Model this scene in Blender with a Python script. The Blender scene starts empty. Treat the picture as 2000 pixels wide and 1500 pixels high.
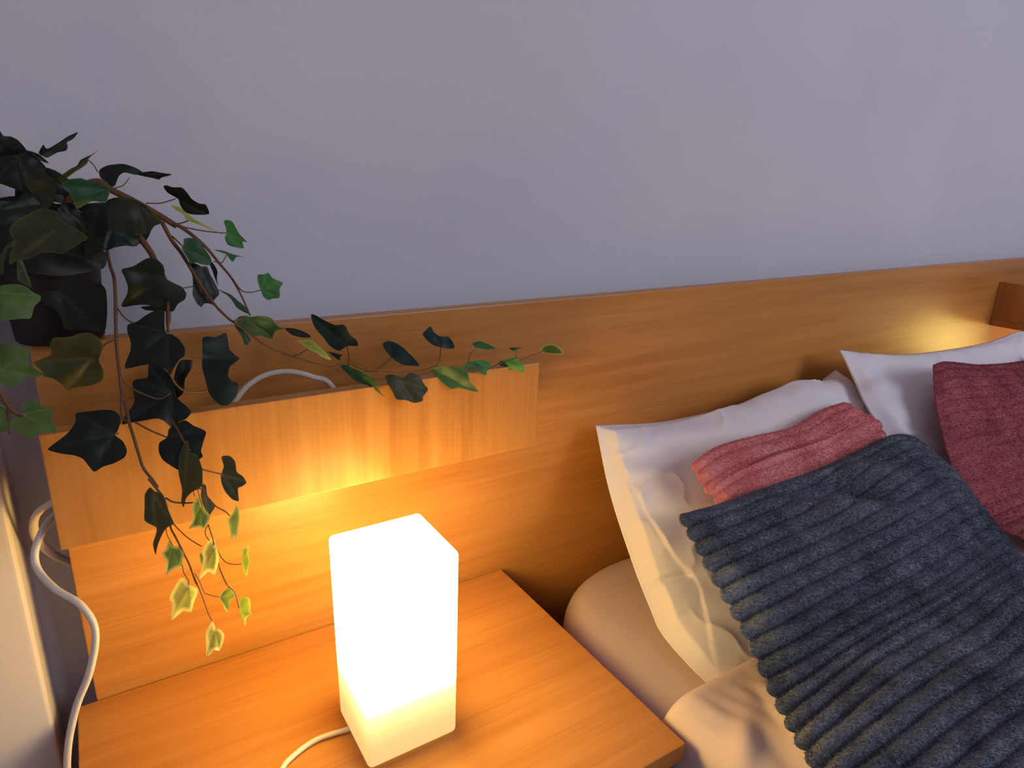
import bpy, bmesh, math, random
import numpy as np
from mathutils import Vector, Matrix, noise, geometry
random.seed(7); np.random.seed(7)
SC = bpy.context.scene
COL = SC.collection

# ---------------------------------------------------------------- camera
CAM = np.array([-0.469872, -0.748676, 0.569584])
ROT = np.array([[0.84517005, -0.13631775, 0.51682208],
                [-0.53366756, -0.26908038, 0.80174478],
                [0.02977464, -0.95342185, -0.30016704]])   # columns: right, down, forward
F = 1308.0
def ray(px, py):
    d = ROT @ np.array([px - 1000.0, py - 750.0, F]); return d / np.linalg.norm(d)
def at(px, py, axis, val):
    """point of the place seen at a photograph pixel, on the plane world[axis] = val"""
    r = ray(px, py); return CAM + r * ((val - CAM[axis]) / r[axis])
cam_d = bpy.data.cameras.new('camera'); cam = bpy.data.objects.new('camera', cam_d); COL.objects.link(cam)
cam_d.sensor_width = 36.0; cam_d.lens = F / 2000 * 36; cam_d.clip_start = 0.02
M = Matrix.Identity(4)
for i in range(3):
    M[i][0] = ROT[i][0]; M[i][1] = -ROT[i][1]; M[i][2] = -ROT[i][2]; M[i][3] = CAM[i]
cam.matrix_world = M
SC.camera = cam

# ---------------------------------------------------------------- world, daylight, exposure
w = bpy.data.worlds.new('room_air'); SC.world = w; w.use_nodes = True
w.node_tree.nodes['Background'].inputs[0].default_value = (0.56, 0.56, 0.70, 1)
w.node_tree.nodes['Background'].inputs[1].default_value = 0.36
def area(name, loc, target, sx, sy, power, col):
    l = bpy.data.lights.new(name, 'AREA'); l.shape = 'RECTANGLE'; l.size = sx; l.size_y = sy; l.energy = power; l.color = col
    o = bpy.data.objects.new(name, l); COL.objects.link(o); o.location = loc
    o.rotation_euler = (Vector(target) - Vector(loc)).to_track_quat('-Z', 'Y').to_euler()
    return o
area('window_daylight', (1.7, -3.1, 1.75), (0.3, 0.0, 0.4), 1.7, 1.4, 49, (0.86, 0.87, 1.0))
SC.view_settings.view_transform = 'Standard'; SC.view_settings.look = 'None'
SC.view_settings.exposure = 0.0; SC.view_settings.gamma = 1.0; SC.view_settings.use_curve_mapping = False

# ---------------------------------------------------------------- materials
def new_mat(name):
    m = bpy.data.materials.new(name); m.use_nodes = True
    nt = m.node_tree; b = nt.nodes['Principled BSDF']; return m, nt, b
def N(nt, t, **kw):
    n = nt.nodes.new(t)
    for k, v in kw.items():
        if k in n.inputs.keys(): n.inputs[k].default_value = v
        else: setattr(n, k, v)
    return n
def ramp(nt, fac, stops):
    r = nt.nodes.new('ShaderNodeValToRGB'); cr = r.color_ramp
    while len(cr.elements) < len(stops): cr.elements.new(0.5)
    for e, (p, c) in zip(cr.elements, stops): e.position = p; e.color = (*c, 1)
    nt.links.new(fac, r.inputs[0]); return r.outputs[0]
def coords(nt, scale, rot=(0, 0, 0), kind='Object'):
    tc = nt.nodes.new('ShaderNodeTexCoord'); mp = nt.nodes.new('ShaderNodeMapping')
    mp.inputs['Scale'].default_value = scale; mp.inputs['Rotation'].default_value = rot
    nt.links.new(tc.outputs[kind], mp.inputs[0]); return mp.outputs[0]
def bump(nt, b, h, strength, dist=0.001):
    bp = N(nt, 'ShaderNodeBump', Strength=strength, Distance=dist)
    nt.links.new(h, bp.inputs['Height']); nt.links.new(bp.outputs[0], b.inputs['Normal']); return bp
def mat_wood(name, axis, lo=(0.37, 0.142, 0.032), mid=(0.465, 0.190, 0.046), hi=(0.54, 0.235, 0.062)):
    m, nt, b = new_mat(name)
    sc = [55.0, 55.0, 55.0]; sc[axis] = 2.2
    v = coords(nt, sc); n1 = N(nt, 'ShaderNodeTexNoise', Scale=1.0, Detail=5.0, Roughness=0.55, Distortion=0.35); nt.links.new(v, n1.inputs['Vector'])
    sc2 = [9.0, 9.0, 9.0]; sc2[axis] = 1.1
    v2 = coords(nt, sc2); n2 = N(nt, 'ShaderNodeTexNoise', Scale=1.0, Detail=3.0, Roughness=0.5, Distortion=0.8); nt.links.new(v2, n2.inputs['Vector'])
    sc3 = [330.0, 330.0, 330.0]; sc3[axis] = 9.0
    v3 = coords(nt, sc3); n3 = N(nt, 'ShaderNodeTexNoise', Scale=1.0, Detail=2.0, Roughness=0.5); nt.links.new(v3, n3.inputs['Vector'])
    a = N(nt, 'ShaderNodeMath', operation='MULTIPLY_ADD'); a.inputs[1].default_value = 0.45; nt.links.new(n1.outputs[0], a.inputs[0])
    c = N(nt, 'ShaderNodeMath', operation='MULTIPLY'); c.inputs[1].default_value = 0.35; nt.links.new(n2.outputs[0], c.inputs[0]); nt.links.new(c.outputs[0], a.inputs[2])
    d = N(nt, 'ShaderNodeMath', operation='MULTIPLY_ADD'); d.inputs[1].default_value = 0.2; nt.links.new(n3.outputs[0], d.inputs[0]); nt.links.new(a.outputs[0], d.inputs[2])
    nt.links.new(ramp(nt, d.outputs[0], [(0.36, lo), (0.5, mid), (0.64, hi)]), b.inputs['Base Color'])
    b.inputs['Roughness'].default_value = 0.30; b.inputs['Specular IOR Level'].default_value = 0.28
    bump(nt, b, d.outputs[0], 0.06, 0.0005)
    return m
WOOD_X = mat_wood('beech_laminate_lengthwise', 0)
WOOD_Z = mat_wood('beech_laminate_upright', 2)
def mat_plain(name, col, rough=0.5, spec=0.4, noise_scale=0, amt=0.1, bmp=0.0, bscale=300, sheen=0):
    m, nt, b = new_mat(name); b.inputs['Base Color'].default_value = (*col, 1)
    b.inputs['Roughness'].default_value = rough; b.inputs['Specular IOR Level'].default_value = spec
    if noise_scale:
        n = N(nt, 'ShaderNodeTexNoise', Scale=noise_scale, Detail=4.0); nt.links.new(coords(nt, (1, 1, 1)), n.inputs['Vector'])
        nt.links.new(ramp(nt, n.outputs[0], [(0.3, tuple(c * (1 - amt) for c in col)), (0.7, tuple(min(1, c * (1 + amt)) for c in col))]), b.inputs['Base Color'])
    if bmp:
        n = N(nt, 'ShaderNodeTexNoise', Scale=bscale, Detail=3.0); nt.links.new(coords(nt, (1, 1, 1)), n.inputs['Vector']); bump(nt, b, n.outputs[0], bmp, 0.001)
    if sheen: b.inputs['Sheen Weight'].default_value = sheen; b.inputs['Sheen Roughness'].default_value = 0.5
    return m
WALL = mat_plain('lilac_grey_paint', (0.57, 0.55, 0.60), 0.85, 0.2, 3.0, 0.035, 0.25, 260)
FLOOR = mat_plain('dark_floor_laminate', (0.16, 0.09, 0.05), 0.5, 0.4, 8, 0.2)
WHITE = mat_plain('white_trim_paint', (0.68, 0.59, 0.54), 0.5, 0.4, 6, 0.03)
COTTON = mat_plain('white_cotton', (0.75, 0.69, 0.71), 0.9, 0.15, 5, 0.03, 0.10, 900, 0.15)
SHEET = mat_plain('blush_cotton_sheet', (0.62, 0.49, 0.49), 0.9, 0.15, 5, 0.03, 0.10, 900, 0.1)
CORD = mat_plain('white_cable_plastic', (0.62, 0.54, 0.46), 0.45, 0.4)
POT = mat_plain('black_plastic_pot', (0.012, 0.009, 0.009), 0.5, 0.3)
SOIL = mat_plain('dark_potting_soil', (0.012, 0.009, 0.007), 0.95, 0.1, 60, 0.5, 0.6, 120)
STEM = mat_plain('brown_vine_stem', (0.12, 0.052, 0.022), 0.55, 0.3, 40, 0.25)
def mat_plush(name, lo, hi, sheen_col, sheen=0.6):
    m, nt, b = new_mat(name)
    n = N(nt, 'ShaderNodeTexNoise', Scale=16.0, Detail=5.0, Roughness=0.65); nt.links.new(coords(nt, (1, 1, 1)), n.inputs['Vector'])
    n2 = N(nt, 'ShaderNodeTexNoise', Scale=420.0, Detail=2.0); nt.links.new(coords(nt, (1, 1, 1)), n2.inputs['Vector'])
    a = N(nt, 'ShaderNodeMath', operation='MULTIPLY_ADD'); a.inputs[1].default_value = 0.35; nt.links.new(n2.outputs[0], a.inputs[0])
    c = N(nt, 'ShaderNodeMath', operation='MULTIPLY'); c.inputs[1].default_value = 0.65; nt.links.new(n.outputs[0], c.inputs[0]); nt.links.new(c.outputs[0], a.inputs[2])
    nt.links.new(ramp(nt, a.outputs[0], [(0.35, lo), (0.65, hi)]), b.inputs['Base Color'])
    b.inputs['Roughness'].default_value = 0.95; b.inputs['Specular IOR Level'].default_value = 0.1
    b.inputs['Sheen Weight'].default_value = sheen; b.inputs['Sheen Roughness'].default_value = 0.35; b.inputs['Sheen Tint'].default_value = (*sheen_col, 1)
    bump(nt, b, n2.outputs[0], 0.5, 0.002)
    return m
PLUSH_GREY = mat_plush('slate_grey_plush', (0.060, 0.068, 0.088), (0.240, 0.260, 0.310), (0.6, 0.7, 0.95), 0.35)
PLUSH_PINK = mat_plush('coral_pink_plush', (0.58, 0.15, 0.145), (0.78, 0.31, 0.30), (1, .7, .75), 0.35)
PLUSH_RED = mat_plush('dusky_rose_plush', (0.26, 0.055, 0.068), (0.46, 0.13, 0.15), (1, .55, .65), 0.3)
def mat_leaf(name, body, vein, edge, trans, edge_pos=0.55, rough=0.46):
    """body colour, paler veins and a pale margin, both from per-vertex data of the blade"""
    m, nt, b = new_mat(name)
    av = N(nt, 'ShaderNodeAttribute', attribute_name='vein'); ae = N(nt, 'ShaderNodeAttribute', attribute_name='margin')
    n = N(nt, 'ShaderNodeTexNoise', Scale=45.0, Detail=4.0); nt.links.new(coords(nt, (1, 1, 1)), n.inputs['Vector'])
    c0 = ramp(nt, n.outputs[0], [(0.3, tuple(c * 0.7 for c in body)), (0.7, tuple(min(1, c * 1.3) for c in body))])
    me = N(nt, 'ShaderNodeMixRGB'); nt.links.new(c0, me.inputs[1]); me.inputs[2].default_value = (*edge, 1)
    s = N(nt, 'ShaderNodeMath', operation='MULTIPLY_ADD'); nt.links.new(n.outputs[0], s.inputs[0]); s.inputs[1].default_value = 0.35; nt.links.new(ae.outputs['Fac'], s.inputs[2])
    rr = N(nt, 'ShaderNodeMapRange'); nt.links.new(s.outputs[0], rr.inputs[0]); rr.inputs[1].default_value = edge_pos; rr.inputs[2].default_value = edge_pos + 0.35
    nt.links.new(rr.outputs[0], me.inputs[0])
    mv = N(nt, 'ShaderNodeMixRGB'); nt.links.new(me.outputs[0], mv.inputs[1]); mv.inputs[2].default_value = (*vein, 1)
    k = N(nt, 'ShaderNodeMath', operation='MULTIPLY'); nt.links.new(av.outputs['Fac'], k.inputs[0]); k.inputs[1].default_value = 0.55; nt.links.new(k.outputs[0], mv.inputs[0])
    nt.links.new(mv.outputs[0], b.inputs['Base Color']); b.inputs['Roughness'].default_value = rough; b.inputs['Specular IOR Level'].default_value = 0.26
    tr = N(nt, 'ShaderNodeBsdfTranslucent'); nt.links.new(mv.outputs[0], tr.inputs[0])
    mx = N(nt, 'ShaderNodeMixShader', Fac=trans); nt.links.new(b.outputs[0], mx.inputs[1]); nt.links.new(tr.outputs[0], mx.inputs[2])
    nt.links.new(mx.outputs[0], nt.nodes['Material Output'].inputs['Surface']); return m
LEAF = dict(
    dark=mat_leaf('ivy_leaf_dark', (0.006, 0.011, 0.006), (0.030, 0.040, 0.028), (0.014, 0.024, 0.012), 0.06, 1.2),
    teal=mat_leaf('ivy_leaf_blue_green', (0.010, 0.025, 0.019), (0.03, 0.055, 0.04), (0.02, 0.035, 0.02), 0.06, 1.2),
    olive=mat_leaf('ivy_leaf_olive', (0.040, 0.044, 0.017), (0.13, 0.12, 0.06), (0.09, 0.10, 0.03), 0.15, 1.0),
    green=mat_leaf('ivy_leaf_green', (0.022, 0.070, 0.030), (0.07, 0.14, 0.07), (0.10, 0.14, 0.05), 0.15, 1.0),
    fresh=mat_leaf('ivy_leaf_fresh_green', (0.040, 0.17, 0.050), (0.10, 0.26, 0.10), (0.06, 0.20, 0.06), 0.25, 1.0),
    bright=mat_leaf('ivy_leaf_bright_green', (0.070, 0.125, 0.026), (0.15, 0.21, 0.08), (0.10, 0.17, 0.04), 0.25, 1.0),
    leafy=mat_leaf('ivy_leaf_variegated_green', (0.12, 0.21, 0.025), (0.07, 0.10, 0.02), (0.48, 0.52, 0.12), 0.45, 0.60),
    lime=mat_leaf('ivy_leaf_lime', (0.26, 0.36, 0.04), (0.40, 0.45, 0.12), (0.50, 0.52, 0.12), 0.4, 0.7),
    pale=mat_leaf('ivy_leaf_pale_cream', (0.38, 0.42, 0.10), (0.10, 0.14, 0.03), (0.70, 0.68, 0.24), 0.5, 0.45))

# ---------------------------------------------------------------- object helpers
def link_mesh(name, verts, faces, mat, parent=None, smooth=True, attrs=None):
    me = bpy.data.meshes.new(name)
    me.from_pydata([tuple(map(float, v)) for v in verts], [], [tuple(map(int, f)) for f in faces]); me.update()
    if smooth: me.polygons.foreach_set('use_smooth', [True] * len(me.polygons))
    if attrs:
        for k, vals in attrs.items():
            a = me.attributes.new(k, 'FLOAT', 'POINT'); a.data.foreach_set('value', np.asarray(vals, np.float32))
    me.materials.append(mat)
    o = bpy.data.objects.new(name, me); COL.objects.link(o)
    if parent: o.parent = parent; o.matrix_parent_inverse = Matrix.Translation(-parent.location)
    return o
def bm_obj(name, bm, mat, parent=None, smooth=False):
    me = bpy.data.meshes.new(name); bm.to_mesh(me); bm.free()
    if smooth: me.polygons.foreach_set('use_smooth', [True] * len(me.polygons))
    me.materials.append(mat); o = bpy.data.objects.new(name, me); COL.objects.link(o)
    if parent: o.parent = parent; o.matrix_parent_inverse = Matrix.Translation(-parent.location)
    return o
def box(name, a, b, mat, parent=None, bev=0.0015, seg=2):
    bm = bmesh.new(); bmesh.ops.create_cube(bm, size=1)
    a = Vector(a); b = Vector(b)
    for v in bm.verts: v.co = Vector(((v.co.x + .5) * (b.x - a.x) + a.x, (v.co.y + .5) * (b.y - a.y) + a.y, (v.co.z + .5) * (b.z - a.z) + a.z))
    if bev: bmesh.ops.bevel(bm, geom=list(bm.edges), offset=bev, segments=seg, profile=0.6, affect='EDGES')
    return bm_obj(name, bm, mat, parent)
def tag(o, label=None, cat=None, group=None, kind=None):
    for k, v in (('label', label), ('category', cat), ('group', group), ('kind', kind)):
        if v: o[k] = v
    return o
def thing(name, loc, label, cat, group=None):
    o = bpy.data.objects.new(name, None); o.location = loc; o.empty_display_size = 0.05; COL.objects.link(o)
    return tag(o, label, cat, group)
def crom(P, n=8, closed=False, k_=0.5):
    """Catmull-Rom through the points"""
    P = np.asarray(P, float); out = []
    m = len(P); rng = range(m) if closed else range(m - 1)
    for i in rng:
        if closed: p0, p1, p2, p3 = P[i - 1], P[i], P[(i + 1) % m], P[(i + 2) % m]
        else:
            p1, p2 = P[i], P[i + 1]
            p0 = P[i - 1] if i else 2 * p1 - p2
            p3 = P[i + 2] if i + 2 < m else 2 * p2 - p1
        for k in range(n):
            t = k / n
            m1 = k_ * (p2 - p0); m2 = k_ * (p3 - p1); out.append((2 * t ** 3 - 3 * t * t + 1) * p1 + (t ** 3 - 2 * t * t + t) * m1 + (3 * t * t - 2 * t ** 3) * p2 + (t ** 3 - t * t) * m2)
    if not closed: out.append(P[-1])
    return np.array(out)
def resample(P, n):
    P = np.asarray(P); d = np.r_[0, np.cumsum(np.linalg.norm(np.diff(P, axis=0), axis=1))]
    t = np.linspace(0, d[-1], n); return np.stack([np.interp(t, d, P[:, i]) for i in range(P.shape[1])], 1)
def tube(P, r0, r1, seg=8, flat=1.0):
    P = np.asarray(P); n = len(P); T = np.gradient(P, axis=0); T /= np.linalg.norm(T, axis=1)[:, None] + 1e-12
    up = np.array([0, 0, 1.0]) if abs(T[0][2]) < .9 else np.array([0, 1.0, 0]); V = []; Fc = []
    a = np.cross(T[0], up); a /= np.linalg.norm(a)
    for i in range(n):
        a = a - T[i] * (a @ T[i]); a /= np.linalg.norm(a); b = np.cross(T[i], a); r = r0 + (r1 - r0) * i / (n - 1)
        for k in range(seg):
            th = 2 * math.pi * k / seg; V.append(P[i] + a * r * math.cos(th) + b * r * flat * math.sin(th))
    for i in range(n - 1):
        for k in range(seg):
            k2 = (k + 1) % seg; Fc.append((i * seg + k, i * seg + k2, (i + 1) * seg + k2, (i + 1) * seg + k))
    Fc.append(tuple(range(seg - 1, -1, -1))); Fc.append(tuple((n - 1) * seg + k for k in range(seg)))
    return V, Fc
def fbm(p, sc, oct=3, seed=0.0):
    return noise.fractal(Vector((p[0] * sc + seed, p[1] * sc, p[2] * sc)), 1.0, 2.0, oct)

# ---------------------------------------------------------------- the setting
WY = 0.068            # wall plane, a little behind the headboard
wb = box('wall_back', (-3.2, WY, -0.5), (4.6, WY + 0.12, 2.1), WALL, None, 0); tag(wb, 'plain lilac grey painted wall behind the headboard', None, None, 'structure')
fl = box('floor', (-3.2, -3.6, -0.56), (4.6, WY + 0.12, -0.5), FLOOR, None, 0); tag(fl, 'dark floor below the nightstand', None, None, 'structure')
tr = box('trim_1', (-0.90, -0.004, -0.5), (-0.5645, WY, 0.52), WHITE, None, 0.006, 4); tag(tr, 'white painted upright casing against the wall left of the nightstand', None, None, 'structure')

wl = box('wall_left_blocker', (-1.12, -3.6, -0.5), (-1.0, WY, 2.1), WALL, None, 0); tag(wl, 'unseen side wall left of the nightstand, added to block ambient light', None, None, 'structure')  # unseen wall, added to darken the recess and pot side by blocking ambient light
# headboard
HT = 0.403
hb = box('headboard', (-0.523, 0.0, -0.42), (1.935, 0.021, HT), WOOD_X, None, 0.0012)
tag(hb, 'long low beech wood headboard panel running behind bed and nightstand', 'headboard')

def wall_tray(x0, label):
    t = thing('headboard_shelf', (x0, 0, 0.25), label, 'shelf', 'open tray shelves on the headboard')
    box('front_panel', (x0, -0.105, 0.2415), (x0 + 0.505, -0.0892, 0.3505), WOOD_Z, t, 0.0010)
    box('bottom_panel', (x0 + 0.002, -0.089, 0.2415), (x0 + 0.503, -0.0005, 0.2575), WOOD_X, t, 0.0008)
    return t
def wall_tray_end(t, x0, x1): box('end_panel', (x0, -0.089, 0.2577), (x1, -0.0005, 0.3505), WOOD_Z, t, 0.0008)
t1 = wall_tray(-0.5207, 'wooden tray shelf on the headboard directly above the glowing lamp and nightstand')
t2 = wall_tray(1.430, 'wooden tray shelf at the far right end of the headboard beyond the pillows')
wall_tray_end(t2, 1.432, 1.448)

def nightstand(x0, x1, label):
    t = thing('nightstand', ((x0 + x1) / 2, -0.19, -0.5), label, 'nightstand', 'nightstands beside the bed')
    box('top_panel', (x0, -0.381, -0.022), (x1, -0.005, 0.0), WOOD_X, t, 0.0012)
    box('side_panel', (x0 + 0.004, -0.370, -0.5), (x0 + 0.020, -0.006, -0.0222), WOOD_Z, t, 0.001)
    box('side_panel', (x1 - 0.020, -0.370, -0.5), (x1 - 0.004, -0.006, -0.0222), WOOD_Z, t, 0.001)
    box('back_panel', (x0 + 0.0205, -0.020, -0.48), (x1 - 0.0205, -0.008, -0.0222), WOOD_X, t, 0.0)
    for z0 in (-0.245, -0.47):
        d = box('drawer_front', (x0 + 0.022, -0.368, z0), (x1 - 0.022, -0.350, z0 + 0.215), WOOD_X, t, 0.001)
        bm = bmesh.new(); bmesh.ops.create_uvsphere(bm, u_segments=14, v_segments=8, radius=0.012)
        for v in bm.verts: v.co = Vector(((x0 + x1) / 2 + v.co.x, -0.381 + v.co.y * .8, z0 + 0.12 + v.co.z))
        bm_obj('knob', bm, WOOD_X, d, True)
    return t
nightstand(-0.541, 0.0, 'beech nightstand under the large glowing lamp, left of the bed')
nightstand(1.415, 1.945, 'beech nightstand mostly hidden behind the bed at far right')

# ---------------------------------------------------------------- lamps
def mat_shade(name, power):
    m, nt, b = new_mat(name)
    tc = nt.nodes.new('ShaderNodeTexCoord'); sp = nt.nodes.new('ShaderNodeSeparateXYZ'); nt.links.new(tc.outputs['Object'], sp.inputs[0])
    r = nt.nodes.new('ShaderNodeValToRGB'); cr = r.color_ramp
    nt.links.new(sp.outputs[2], r.inputs[0])
    stops = [(0.0, 0.026), (0.025, 0.029), (0.045, 0.041), (0.062, 0.085), (0.08, 0.40), (0.105, 1.0), (0.16, 0.85), (0.22, 0.45)]
    while len(cr.elements) < len(stops): cr.elements.new(0.5)
    for e, (p, v) in zip(cr.elements, stops): e.position = p; e.color = (v, v, v, 1)
    mul = N(nt, 'ShaderNodeMath', operation='MULTIPLY'); mul.inputs[1].default_value = power; nt.links.new(r.outputs[0], mul.inputs[0])
    nt.links.new(mul.outputs[0], b.inputs['Emission Strength']); ec = ramp(nt, sp.outputs[2], [(0.045, (1.0, 0.66, 0.22)), (0.10, (1.0, 0.70, 0.19))]); nt.links.new(ec, b.inputs['Emission Color'])
    b.inputs['Base Color'].default_value = (0.30, 0.26, 0.18, 1); b.inputs['Roughness'].default_value = 0.5
    return m
SHADE = mat_shade('glowing_frosted_glass', 31.0)
SHADE_FAR = mat_shade('dimmer_glowing_frosted_glass', 15.0)
def lamp(x, y, label, SHADE=SHADE):
    t = thing('table_lamp', (x, y, 0.0005), label, 'lamp', 'square frosted glass table lamps')
    bm = bmesh.new(); bmesh.ops.create_cube(bm, size=1)
    for v in bm.verts:
        k = 0.97 if v.co.z < 0 else 1.0
        v.co = Vector((v.co.x * .101 * k, v.co.y * .093 * k, (v.co.z + .5) * .219))
    bmesh.ops.bevel(bm, geom=list(bm.edges), offset=0.0055, segments=4, profile=0.5, affect='EDGES')
    o = bm_obj('shade', bm, SHADE, t, True); o.matrix_parent_inverse = Matrix.Identity(4)
    return t
L1 = lamp(-0.2500, -0.200, 'tall square frosted glass lamp glowing on the near nightstand')
L2 = lamp(1.665, -0.200, 'second square glass lamp glowing beyond the pillows at far right', SHADE_FAR)
P = [(-0.285, -0.187, 0.0045), (-0.299, -0.187, 0.004), (-0.332, -0.183, 0.0035), (-0.360, -0.192, 0.0035), (-0.374, -0.204, 0.0035), (-0.390, -0.235, 0.0035), (-0.42, -0.30, 0.0035), (-0.47, -0.33, .0035), (-0.535, -0.335, 0.0035), (-0.550, -0.335, -0.006), (-0.552, -0.332, -0.08), (-0.552, -0.30, -0.35), (-0.552, -0.28, -0.48)]
v, f = tube(crom(P, 6), 0.0028, 0.0028, 10); link_mesh('cord', v, f, CORD, L1)

def path3(lst, n=8): return crom([at(*a) for a in lst], n)
# cable that humps out of the tray, runs along it and hangs down the left side
a1 = [at(*a) for a in [(455, 792, 1, -.042), (500, 742, 1, -.042), (555, 726, 1, -.048), (610, 736, 1, -.058), (652, 760, 1, -.062)]]
P = [(-0.525, -0.045, 0.2615), (-0.50, -0.04, 0.2612), (-0.44, -0.045, 0.2612), (-0.39, -0.045, 0.264)] + [tuple(p) for p in a1] + [(-0.235, -0.065, 0.268), (-0.19, -0.07, 0.2612), (-0.10, -0.06, 0.2612)]
v, f = tube(crom(P, 8), 0.0030, 0.0030, 10, 1.0)
o = link_mesh('power_cable', v, f, CORD); tag(o, 'white cable arching up out of the tray shelf above the lamp', 'cable')
a2 = [at(*a) for a in [(150, 1000, 1, -.06), (104, 1008, 1, -.062), (72, 1062, 1, -.09), (72, 1108, 1, -.10), (108, 1150, 1, -.12), (158, 1182, 1, -.135), (186, 1232, 1, -.145), (176, 1310, 1, -.15), (146, 1392, 1, -.15), (131, 1500, 1, -.15)]]
a2 += [(-0.552, -0.15, -0.05), (-0.552, -0.16, -0.3), (-0.552, -0.2, -0.49)]
v, f = tube(crom(a2, 8), 0.0031, 0.0031, 10); o = link_mesh('hanging_cord', v, f, CORD); tag(o, 'thin white cord curling down in front of the headboard left edge', 'cord')
a3 = [at(*a) for a in [(170, 972, 1, -.045), (108, 980, 1, -.040), (70, 1008, 1, -.012), (70, 1048, 1, .015), (100, 1080, 1, .032), (140, 1100, 1, .044), (200, 1120, 1, .045)]]
v, f = tube(crom(a3, 8), 0.0050, 0.0040, 10, .7); o = link_mesh('looped_cable', v, f, CORD); tag(o, 'thick flat white cable looping behind the headboard left edge', 'cable')

# ---------------------------------------------------------------- bed
def rounded_slab(name, x0, x1, y0, y1, z0, z1, R, er, mat, parent=None, wob=0.0, n=26):
    """soft box with plan corner radius R and edge radius er"""
    V = []; Fc = []; ring = []
    def contour(inset):
        pts = []
        for (cx, cy, a0) in ((x1 - R, y1 - R, 0), (x0 + R, y1 - R, 90), (x0 + R, y0 + R, 180), (x1 - R, y0 + R, 270)):
            for k in range(n): 
                a = math.radians(a0 + 90 * k / (n - 1)); rr = max(R - inset, 0.001)
                pts.append((cx + rr * math.cos(a), cy + rr * math.sin(a)))
        return pts
    prof = [(er + .0, z0)] + [(er * (1 - math.sin(t)), z0 + er * (1 - math.cos(t))) for t in np.linspace(0.2, math.pi / 2, 5)]
    prof += [(er * (1 - math.sin(t)), z1 - er * (1 - math.cos(t))) for t in np.linspace(math.pi / 2, 0.15, 8)] + [(er * 1.3, z1 + .001)]
    for ins, z in prof:
        c = contour(ins); ring.append(len(c))
        for (x, y) in c: V.append((x, y, z + wob * noise.noise(Vector((x * 9, y * 9, z * 9)))))
    m = ring[0]
    for i in range(len(prof) - 1):
        for k in range(m): Fc.append((i * m + k, i * m + (k + 1) % m, (i + 1) * m + (k + 1) % m, (i + 1) * m + k))
    Fc.append(tuple(range(m - 1, -1, -1))); Fc.append(tuple((len(prof) - 1) * m + k for k in range(m)))
    return link_mesh(name, V, Fc, mat, parent)
bd = thing('bed', (0.7, -1.0, -0.5), 'double bed with a blush fitted sheet between the two nightstands', 'bed')
box('base', (0.03, -1.98, -0.5), (1.38, -0.03, -0.232), WOOD_X, bd, 0.003)
rounded_slab('mattress', 0.022, 1.395, -2.0, -0.012, -0.231, -0.032, 0.19, 0.045, SHEET, bd, 0.004)

# duvet: rolled front hem, top with folds, side hanging beyond the nightstand
def duvet():
    us = np.r_[np.linspace(0, 1, 70) * 0.34, 0.34 + np.linspace(0, 1, 220)[1:] * 1.365]
    vs = np.r_[np.linspace(0, 0.10, 22), 0.10 + np.linspace(0, 1, 200)[1:] * 1.1]
    V = []; nu, nv = len(us), len(vs)
    top = 0.016; rad = 0.035
    for s in vs:
        # profile along y: hem underside -> roll -> top
        if s < 0.03: yy = -0.385 + s; hz = -0.028
        elif s < 0.085:
            a = (s - 0.03) / 0.055 * math.pi; yy = -0.352 + 0.016 * math.sin(a); hz = -0.006 - 0.022 * math.cos(a)
        else: yy = -0.352 - (s - 0.085); hz = top
        for u in us:
            if u < 0.28: x = 0.012; zz = -(0.28 - u); nx = -1
            elif u < 0.28 + rad * 1.57: a = (u - 0.28) / rad; x = 0.012 + rad * (1 - math.cos(a)); zz = rad * math.sin(a); nx = -math.cos(a)
            else: x = 0.012 + rad + (u - 0.28 - rad * 1.57); zz = rad; nx = 0
            z = hz + (zz - rad if s >= 0.085 else (zz - rad))
            w = 0.0
            if s > 0.07:
                k = min(1, (s - 0.07) / 0.05)
                w += 0.005 * k * fbm((x, yy, 0), 7, 3, 4.1)
                # folds gathered near the cushion's corner
                for (cx, cy, ang, ln, wd, am) in ((0.088, -0.452, 62, .060, .008, .017), (0.060, -0.50, 75, .07, .012, .010), (0.128, -0.43, 50, .05, .007, .014), (0.112, -0.475, 95, .03, .0065, .010), (0.03, -0.43, 35, .05, .012, .006), (0.16, -0.405, 35, .05, .007, .008)):
                    ca, sa = math.cos(math.radians(ang)), math.sin(math.radians(ang)); dx, dy = x - cx, yy - cy
                    p, q = dx * ca + dy * sa, -dx * sa + dy * ca
                    w += 1.5 * am * math.exp(-(p / ln) ** 2 - (q / wd) ** 2)
                w += 0.0012 * k * math.sin(x * 260 + 60 * yy) * math.exp(-((s - 0.11) / 0.03) ** 2)
            V.append((x + nx * 0.004 * fbm((x, yy, z), 9, 2, 7.7), yy, z + w))
    Fc = [(j * nu + i, j * nu + i + 1, (j + 1) * nu + i + 1, (j + 1) * nu + i) for j in range(nv - 1) for i in range(nu - 1)]
    o = link_mesh('duvet', V, Fc, SHEET); md = o.modifiers.new('thick', 'SOLIDIFY'); md.thickness = 0.006; md.offset = 0; return o
dv = duvet(); tag(dv, 'blush pink duvet folded back across the bed below the pillows', 'duvet')

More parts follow.
